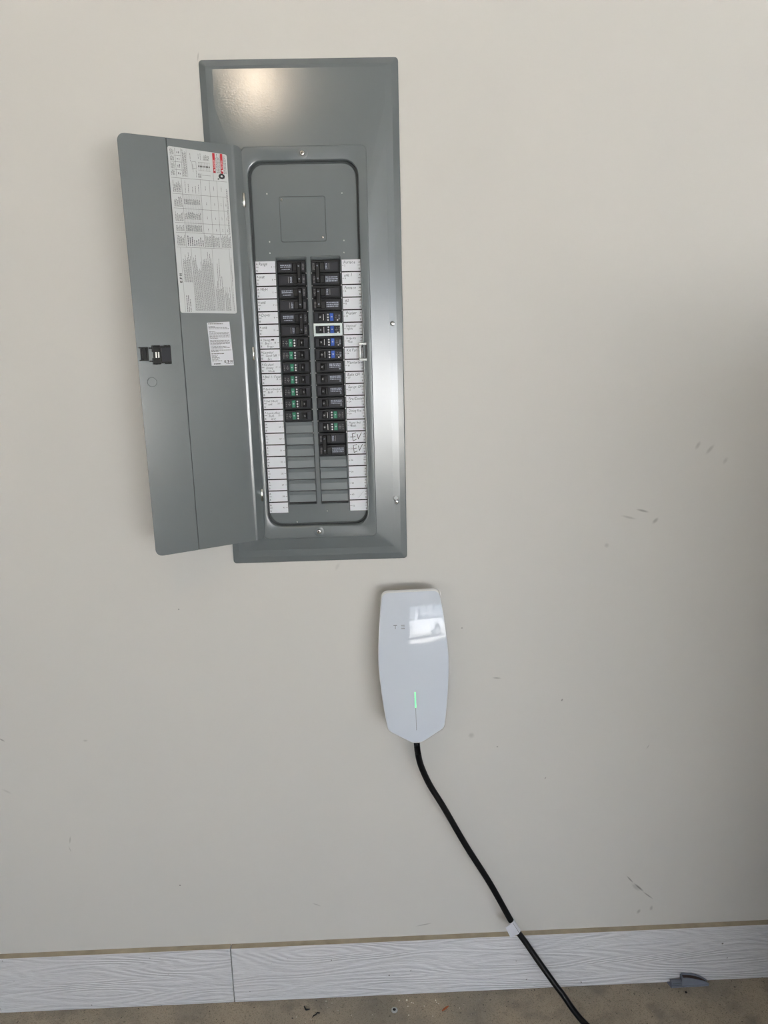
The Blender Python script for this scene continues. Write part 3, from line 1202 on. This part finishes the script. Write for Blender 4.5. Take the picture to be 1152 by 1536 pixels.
dbox(221, 234, -190.5, -167.5, 2, 5, 1)                 # outer channel
dbox(220.2, 224, -191.5, -166.5, 2, 9, 0)
dbox(229.5, 231.5, -191, -167, 2, 7, 0)
dbox(220.5, 237, -168.2, -166.2, 2, 7, 0)
dbox(220.5, 237, -192, -190, 2, 7, 0)
dbox(177, 197.5, -197.5, -165, 2, 11, 0)                # latch block
dbox(178, 195.5, -194.5, -168, 10.5, 12.5, 2)
for z in (-166.2, -199.5):
    for u in (179, 186, 200, 206):
        dbox(u - 2, u + 2.4, z, z + 2.8, 2, 10, 0)
dbox(197.5, 212, -176, -163.5, 2, 10, 0)
dbox(197.5, 212, -199, -187, 2, 10, 0)
dbox(211, 217.5, -169.5, -167, 2, 8, 0)
dbox(211, 217.5, -194.5, -192, 2, 8, 0)
dbox(198, 210, -187, -176, 2, 5, 1)
dbox(204.3, 207.2, -187.5, -174.5, 4, 9, 3)              # bright spring leaves
dbox(199.6, 202.2, -187.5, -174.5, 4, 9, 3)
b.build('door_latch', ['black_deep', 'black', 'break_face', 'chrome'], door)
b = MB()
n = 24
ring = [[D(216.2 + r * math.cos(2 * math.pi * i / n), wprof(216) + h, -233 + r * math.sin(2 * math.pi * i / n)) for i in range(n)]
        for r, h in ((9.8, 0.02), (9.3, .7), (8.9, .7), (8.4, .1))]
b.loft(ring)
b.build('knockout', 'grey', door, smooth=30)

# ------------------------------------------------------------------ wall charger
CX, CZ = 308.5, -880.0
charger = thing('wall_charger', CX, 0, CZ, 'glossy white wall charger with a thin green light and a black cable below', 'charger')
charger.rotation_euler = (0, math.radians(-1.0), 0)

half = [(0, -705.2), (25, -705.3), (50, -705.9), (56, -707.2), (61, -709.8), (64, -713.5), (65.4, -718), (67.6, -733), (71, -758), (74.6, -790), (77.2, -822),
        (78.8, -848), (79.1, -865), (78.6, -885), (77.2, -908), (75, -936), (72.3, -964), (68.9, -992), (65.8, -1012), (64.6, -1018), (62.4, -1023), (58, -1027.4),
        (46, -1034), (33, -1041.4), (20, -1048.8), (13, -1052.3), (7, -1054), (0, -1054.4)]
half = [(x, z - CZ) for x, z in half]
fine = []
for i in range(len(half) - 1):
    p0, p1, p2, p3 = half[max(i - 1, 0)], half[i], half[i + 1], half[min(i + 2, len(half) - 1)]
    for k in range(3):
        t = k / 3
        fine.append(tuple(.5 * (2 * q + (r - p) * t + (2 * p - 5 * q + 4 * r - s_) * t * t + (3 * q - p - 3 * r + s_) * t ** 3)
                          for p, q, r, s_ in zip(p0, p1, p2, p3)))
half = fine + [half[-1]]
outline = half + [(-x, z) for x, z in reversed(half[1:-1])]
TILT = [(0, .62), (10, .46), (20, .34), (40, .235), (65, .185), (100, .150), (150, .105), (220, .06), (350, .02)]


def depth(z):
    h = max(0.0, (-705.2 - CZ) - z)
    y, s = 40.0, 0
    for (h0, a0), (h1, a1) in zip(TILT, TILT[1:]):
        if h <= h0:
            break
        e = min(h, h1)
        am = a0 + (a1 - a0) * (e - h0) / (h1 - h0)
        y += (e - h0) * (a0 + am) / 2
    return y


CROWN = 8.5


def front_y(x, z):
    return -(depth(z) + CROWN * (1 - (x / 79.0) ** 2))


def scaled(k):
    return [(x * k, (z + 12) * k - 12) for x, z in outline]


b = MB()
loops = []
for k, off in ((.985, 6.5), (1.0, 5.6), (1.0, 2.6), (.993, .9), (.981, .15)):
    loops.append([(x, front_y(x, z) + off, z) for x, z in scaled(k)])
for k in (.96, .92, .87, .81, .75, .68, .61, .54, .47, .40, .33, .26, .19, .12, .06):
    loops.append([(x, front_y(x, z), z) for x, z in scaled(k)])
rim = MB()
rim.loft(loops[:5])
rim.build('rim', 'rim', charger, smooth=50, fix=True)
b.loft(loops[4:])
b.cap(loops[-1])
b.build('faceplate', 'gloss', charger, smooth=50, fix=True)

b = MB()
loops = []
for k, f_ in ((.86, 0.0), (.90, .35), (.965, .85), (.965, 1.0)):
    loops.append([(x, (front_y(x, z) + 5.0) * f_ - .3, z) for x, z in scaled(k)])
b.loft(loops)
b.cap(loops[-1])
b.build('back_body', 'shell', charger, smooth=50, fix=True)

b = MB()
zs = [-931, -940, -949, -958, -967.5]
for za, zb in zip(zs, zs[1:]):
    z0, z1 = za - CZ, zb - CZ
    b.add([(-.9, front_y(0, z0) - .12, z0), (-.9, front_y(0, z1) - .12, z1), (.9, front_y(0, z1) - .12, z1), (.9, front_y(0, z0) - .12, z0)],
          [(0, 1, 2, 3)])
b.build('status_light', 'led', charger)
b = MB()
zs = [-967.5, -985, -1003, -1022]
for za, zb in zip(zs, zs[1:]):
    z0, z1 = za - CZ, zb - CZ
    b.add([(-.35, front_y(0, z0) - .1, z0), (-.35, front_y(0, z1) - .1, z1), (.35, front_y(0, z1) - .1, z1), (.35, front_y(0, z0) - .1, z0)],
          [(0, 1, 2, 3)])
b.build('light_slot', 'letter', charger)
b = MB()


def bar(x0, x1, z0, z1):
    b.add([(x, front_y(x, z) - .15, z) for x, z in ((x0, z0), (x1, z0), (x1, z1), (x0, z1))], [(0, 1, 2, 3)])


lx, lz = -37.6, -778.0 - CZ
bar(lx - 4, lx + 4, lz - .9, lz + .3)                  # T
bar(lx - .55, lx + .55, lz - 8, lz - .9)
lx = -20.6
for dz in (-.9, -4.4, -8):                             # E drawn as three bars
    bar(lx - 4, lx + 4, lz + dz, lz + dz + 1.1)
b.build('lettering', 'letter', charger)


def catmull(P, n):
    out = []
    for i in range(len(P) - 1):
        p0, p1, p2, p3 = P[max(i - 1, 0)], P[i], P[i + 1], P[min(i + 2, len(P) - 1)]
        for k in range(n):
            t = k / n
            out.append(tuple(.5 * (2 * b_ + (c - a) * t + (2 * a - 5 * b_ + 4 * c - d) * t * t + (3 * b_ - a - 3 * c + d) * t ** 3)
                             for a, b_, c, d in zip(p0, p1, p2, p3)))
    out.append(tuple(P[-1]))
    return out


cable_pts = [(311.5, -52, -1040), (312.6, -52, -1058), (313.4, -52, -1073.4), (316.2, -50, -1103.7), (323.7, -47, -1140.2), (343.8, -44, -1191.8), (375.1, -42, -1251.2),
             (431.1, -40, -1363.8), (488.2, -42, -1467.3), (546.3, -46, -1585.1), (579.2, -52, -1637.7), (610.8, -64, -1685.1),
             (641.2, -80, -1726.4), (663.2, -94, -1753.1), (684, -112, -1779), (706, -134, -1796.5), (742, -190, -1798.4), (800, -330, -1798.4), (900, -600, -1798.4),
             (1100, -900, -1798.4)]
CI = Matrix.Rotation(math.radians(1.0), 4, 'Y')        # undo the charger's slight tilt for parts given in panel millimetres
b = MB()
cp = catmull(cable_pts, 8)
loc = [tuple(CI @ (Vector(p) - Vector((CX, 0, CZ)))) for p in cp]
b.tube(loc, 7.4, 0, 16)
cable = b.build('charging_cable', 'rubber', charger, smooth=60)
b = MB()                                               # wrap-round tag with its flag; the square code on it is left blank
T0, T1 = Vector((540.6, -45.6, -1573.5)), Vector((557.5, -47, -1604))
ax = (T1 - T0).normalized()
tb = MB()
tb.tube([tuple(CI @ (T0 + (T1 - T0) * t - Vector((CX, 0, CZ)))) for t in (0, .33, .66, 1)], 8.0, 0, 20)
sidev = ax.cross(Vector((0, -1, 0))).normalized()
if sidev.x > 0:
    sidev = -sidev
fl = []
for yy in (-9.0, -8.2):
    for t, s in ((0, -2), (1, -2), (1, 22), (0.08, 19)):
        p = T0 + (T1 - T0) * t + sidev * s + Vector((0, yy, 0))
        fl.append(tuple(CI @ (p - Vector((CX, 0, CZ)))))
tb.add(fl, [(0, 1, 2, 3), (7, 6, 5, 4), (0, 4, 5, 1), (1, 5, 6, 2), (2, 6, 7, 3), (3, 7, 4, 0)], 0)
sl = []
for t, s in ((.05, -2.6), (.95, -2.6), (.95, -3.4), (.05, -3.4)):
    p = T0 + (T1 - T0) * t + sidev * s + Vector((0, -9.1, 0))
    sl.append(tuple(CI @ (p - Vector((CX, 0, CZ)))))
tb.add(sl, [(0, 1, 2, 3)], 1)
tb.build('cable_tag', ['tag', 'letter'], cable, smooth=40)

# ------------------------------------------------------------------ small things on the floor
clip = thing('plastic_bracket', 1005, -27, F, 'small grey wedge shaped plastic bracket lying on the floor against the baseboard', 'bracket')
b = MB()
Z = lambda z: z
# base plate
pl = [(-50, 8.5), (-46, -9), (52, -8), (54, -2), (30, 8.5)]
b.loft([[(x, y, 0.2) for x, y in pl], [(x, y, 3.2) for x, y in pl]])
b.cap([(x, y, 3.2) for x, y in pl])
b.build('base_plate', 'clip', clip, fix=True)
b = MB()
top = [(-16, 30), (-6, 29.5), (8, 28), (24, 23.5), (38, 17), (48, 10), (54, 4.5)]
for y0, y1 in ((-6.5, -4.5), (5.5, 7.5)):
    lo = [(x, y0, 3.0) for x, z in top] , [(x, y0, z if y0 > 0 else min(z, 26 - max(0, x) * .30)) for x, z in top]
    hi = [(x, y1, 3.0) for x, z in top] , [(x, y1, z if y0 > 0 else min(z, 26 - max(0, x) * .30)) for x, z in top]
    b.loft([lo[0], lo[1], hi[1], hi[0]], 0, close=False)
b.box(-18, -15, -7, 7.5, 3, 27, 0)
b.add([(x, -4.5, min(z, 26 - max(0, x) * .30) - 5) for x, z in top] + [(x, 5.5, z - 5) for x, z in top],
      [(i, i + 1, i + 8, i + 7) for i in range(6)], 1)
b.build('fin', ['clip', 'clip_dark'], clip)
b = MB()
b.cbox(-44, -18, 3.2, 14, 5, -5, 1.5, 0)
b.box(-41, -21, -5.6, -4.9, 8, 12, 1)
b.box(-44, -18, -8.5, -5.0, 3.2, 5.5, 0)
b.build('socket_block', ['clip', 'letter'], clip)

bolt = thing('anchor_bolt', 245.5, -64.5, F, 'round zinc bolt head with a dark socket on the concrete below the baseboard', 'bolt')
b = MB()
b.upright(0, 0, [(7.6, 0.2), (8.2, 1.2), (8.0, 3.2), (6.6, 4.6), (4.6, 4.8), (4.2, 3.0)], 0, 20)
b.build('washer_head', 'washer', bolt, smooth=40)
b = MB()
b.upright(0, 0, [(4.2, 3.0), (3.8, 5.0), (3.0, 5.4)], 0, 6)
b.box(-1.2, 1.2, 1.4, 3.0, 5.2, 6.2, 1)
b.build('socket', ['black_deep', 'chrome'], bolt)

b = MB()
b.tube([(17.8, -40.1, F + 1.6), (22, -49, F + 2.0), (23.5, -51.5, F + 2.6), (28, -50.5, F + 2.2), (33.5, -49.5, F + 1.6)], [1.1, 2.0, 2.2, 1.7, .8], 0, 7)
tag(b.build('debris_twist', 'debris', loc=(0, 0, -F)), 'black bent scrap on the floor, the upper left of two', 'debris')
b = MB()
b.tube([(40.5, -74, F + 1.4), (44, -69, F + 1.8), (49, -66.5, F + 2), (53, -61, F + 1.8), (57, -62.5, F + 1.6), (59, -61, F + 1.2)], [.8, 1.6, 1.5, 1.9, 1.8, .8], 0, 7)
tag(b.build('debris_twist', 'debris', loc=(0, 0, -F)), 'black wavy scrap on the floor, the lower right of two', 'debris')
b = MB()
b.tube([(364.5, -72, F + 1.0), (370, -68.5, F + 1.4), (376, -64, F + 1.6), (382.5, -59, F + 1.0)], [1.2, 2.6, 2.8, 1.0], 0, 6)
tag(b.build('rust_chip', 'rust', loc=(0, 0, -F)), 'orange rusty chip lying on the concrete floor', 'debris')
b = MB()
b.upright(990.8, -51.4, [(1.8, F + .1), (3.4, F + 1.2), (2.6, F + 2.4), (1.0, F + 2.9)], 0, 9)
tag(b.build('pebble', 'debris', loc=(0, 0, -F)), 'tiny black pebble in front of the grey plastic bracket', 'pebble')

random.seed(12)
flakes = [(72.4, -26.9, 2), (87.7, -34, 1.7), (23.7, -37.2, 1.5), (104, -57.2, 1.5), (137.5, -72.1, 1.5), (190.1, -73.7, 1.2), (259, -34.8, 2.2),
          (278.9, -35, 3.2), (290.3, -43.3, 1.9), (294.4, -44.9, 1.9), (280.4, -54, 2.2), (280.7, -79.5, 1.8), (351.5, -39.9, 2.4), (353.6, -45.9, 1.9),
          (358.2, -49.7, 2), (321.4, -55.3, 1.7), (340.3, -85.7, 1.5), (24.1, -86.2, 1.4), (37.7, -78.4, 1.6), (409.6, -65.9, 1.2), (0.4, -69.9, 1.8),
          (76.3, -46.4, 1.2)]
for x, y, r in flakes:
    b = MB()
    n = 6
    ring = [(x + r * random.uniform(.6, 1.15) * math.cos(6.283 * i / n), y + r * random.uniform(.6, 1.15) * math.sin(6.283 * i / n)) for i in range(n)]
    lo = [(p, q, F + .1) for p, q in ring]
    hi = [(p * .8 + x * .2, q * .8 + y * .2, F + .9 + random.uniform(0, .8)) for p, q in ring]
    b.loft([lo, hi])
    b.cap(hi)
    o = b.build('paint_flake', 'chip', loc=(0, 0, -F))
    if r > 3:
        tag(o, 'largest white paint flake, up and right of the round bolt', 'flake', 'paint flakes on the floor')
    elif x < 170:
        tag(o, 'tiny pale paint flake on the concrete around the black scraps', 'flake', 'paint flakes around the black scraps')
    elif x < 240:
        tag(o, 'single tiny pale paint flake between black scraps and bolt', 'flake', 'paint flakes on the floor')
    elif x < 310:
        tag(o, 'tiny pale paint flake on the concrete close right of the bolt', 'flake', 'paint flakes right of the bolt')
    else:
        tag(o, 'tiny pale paint flake on the concrete near the rusty chip', 'flake', 'paint flakes near the rusty chip')

# ------------------------------------------------------------------ unseen cabinet, added to darken the lower right of the wall
cab = thing('added_shade_cabinet', 1628, -560, F, 'dark cabinet added out of view on the right to block light', 'cabinet')
b = MB()
CH = 1600
b.box(-390, 390, -520, 555, 60, CH)
for x in (-350, 350):
    for y in (-480, 520):
        b.box(x - 20, x + 20, y - 20, y + 20, 0, 62)
b.build('body', 'cabinet', cab)
for s_ in (-1, 1):
    b = MB()
    b.cbox(min(s_ * 4, s_ * 386), max(s_ * 4, s_ * 386), 70, CH - 10, -520, -540, 3)
    dr_ = b.build('door', 'cabinet', cab)
    b = MB()
    b.cbox(s_ * 40 - 8, s_ * 40 + 8, 700, 860, -540, -565, 3)
    b.build('handle', 'steel', dr_)

# ------------------------------------------------------------------ the truck mirrored in the charger
TX, TY = 2300, -10400
truck = thing('pickup_truck', TX, TY, F - 20, 'white pickup truck on the driveway, seen only mirrored in the charger', 'truck')
prof = [(-2700, 480), (-2720, 1050), (-2300, 1080), (-1150, 1090), (-1080, 1120), (-780, 1760), (620, 1790), (1150, 1180), (2450, 1060), (2720, 900), (2740, 470)]
b = MB()
l0 = [(x, 950, z) for x, z in prof]
l1 = [(x, 900 if z > 1200 else 960, z) for x, z in prof]
b.loft([[(x, -900, z) for x, z in prof], [(x, 900, z) for x, z in prof]])
b.cap([(x, 900, z) for x, z in prof], 0)
b.cap([(x, -900, z) for x, z in prof], 0, True)
b.build('cab_and_bed', 'truck', truck, fix=True)
for x0, x1, x2, x3 in ((-900, -690, -150, -150), (-60, -60, 520, 940)):
    b = MB()
    b.add([(x0, 906, 1220), (x3, 906, 1220), (x2, 906, 1690), (x1, 906, 1690)], [(0, 1, 2, 3)])
    b.build('side_window', 'truck_glass', truck)
for x in (-1750, 1750):
    for s in (1, -1):
        b = MB()
        n = 24
        lo = [[(x + r * math.cos(6.2832 * i / n), s * y, 400 + r * math.sin(6.2832 * i / n)) for i in range(n)]
              for r, y in ((400, 700), (400, 915), (370, 935), (250, 930))]
        b.loft(lo, 0)
        b.loft([lo[-1], [(x + 240 * math.cos(6.2832 * i / n), s * 905, 400 + 240 * math.sin(6.2832 * i / n)) for i in range(n)]], 1)
        b.cap([(x + 240 * math.cos(6.2832 * i / n), s * 905, 400 + 240 * math.sin(6.2832 * i / n)) for i in range(n)], 1, s < 0)
        b.build('wheel', ['tyre', 'steel'], truck, smooth=40)
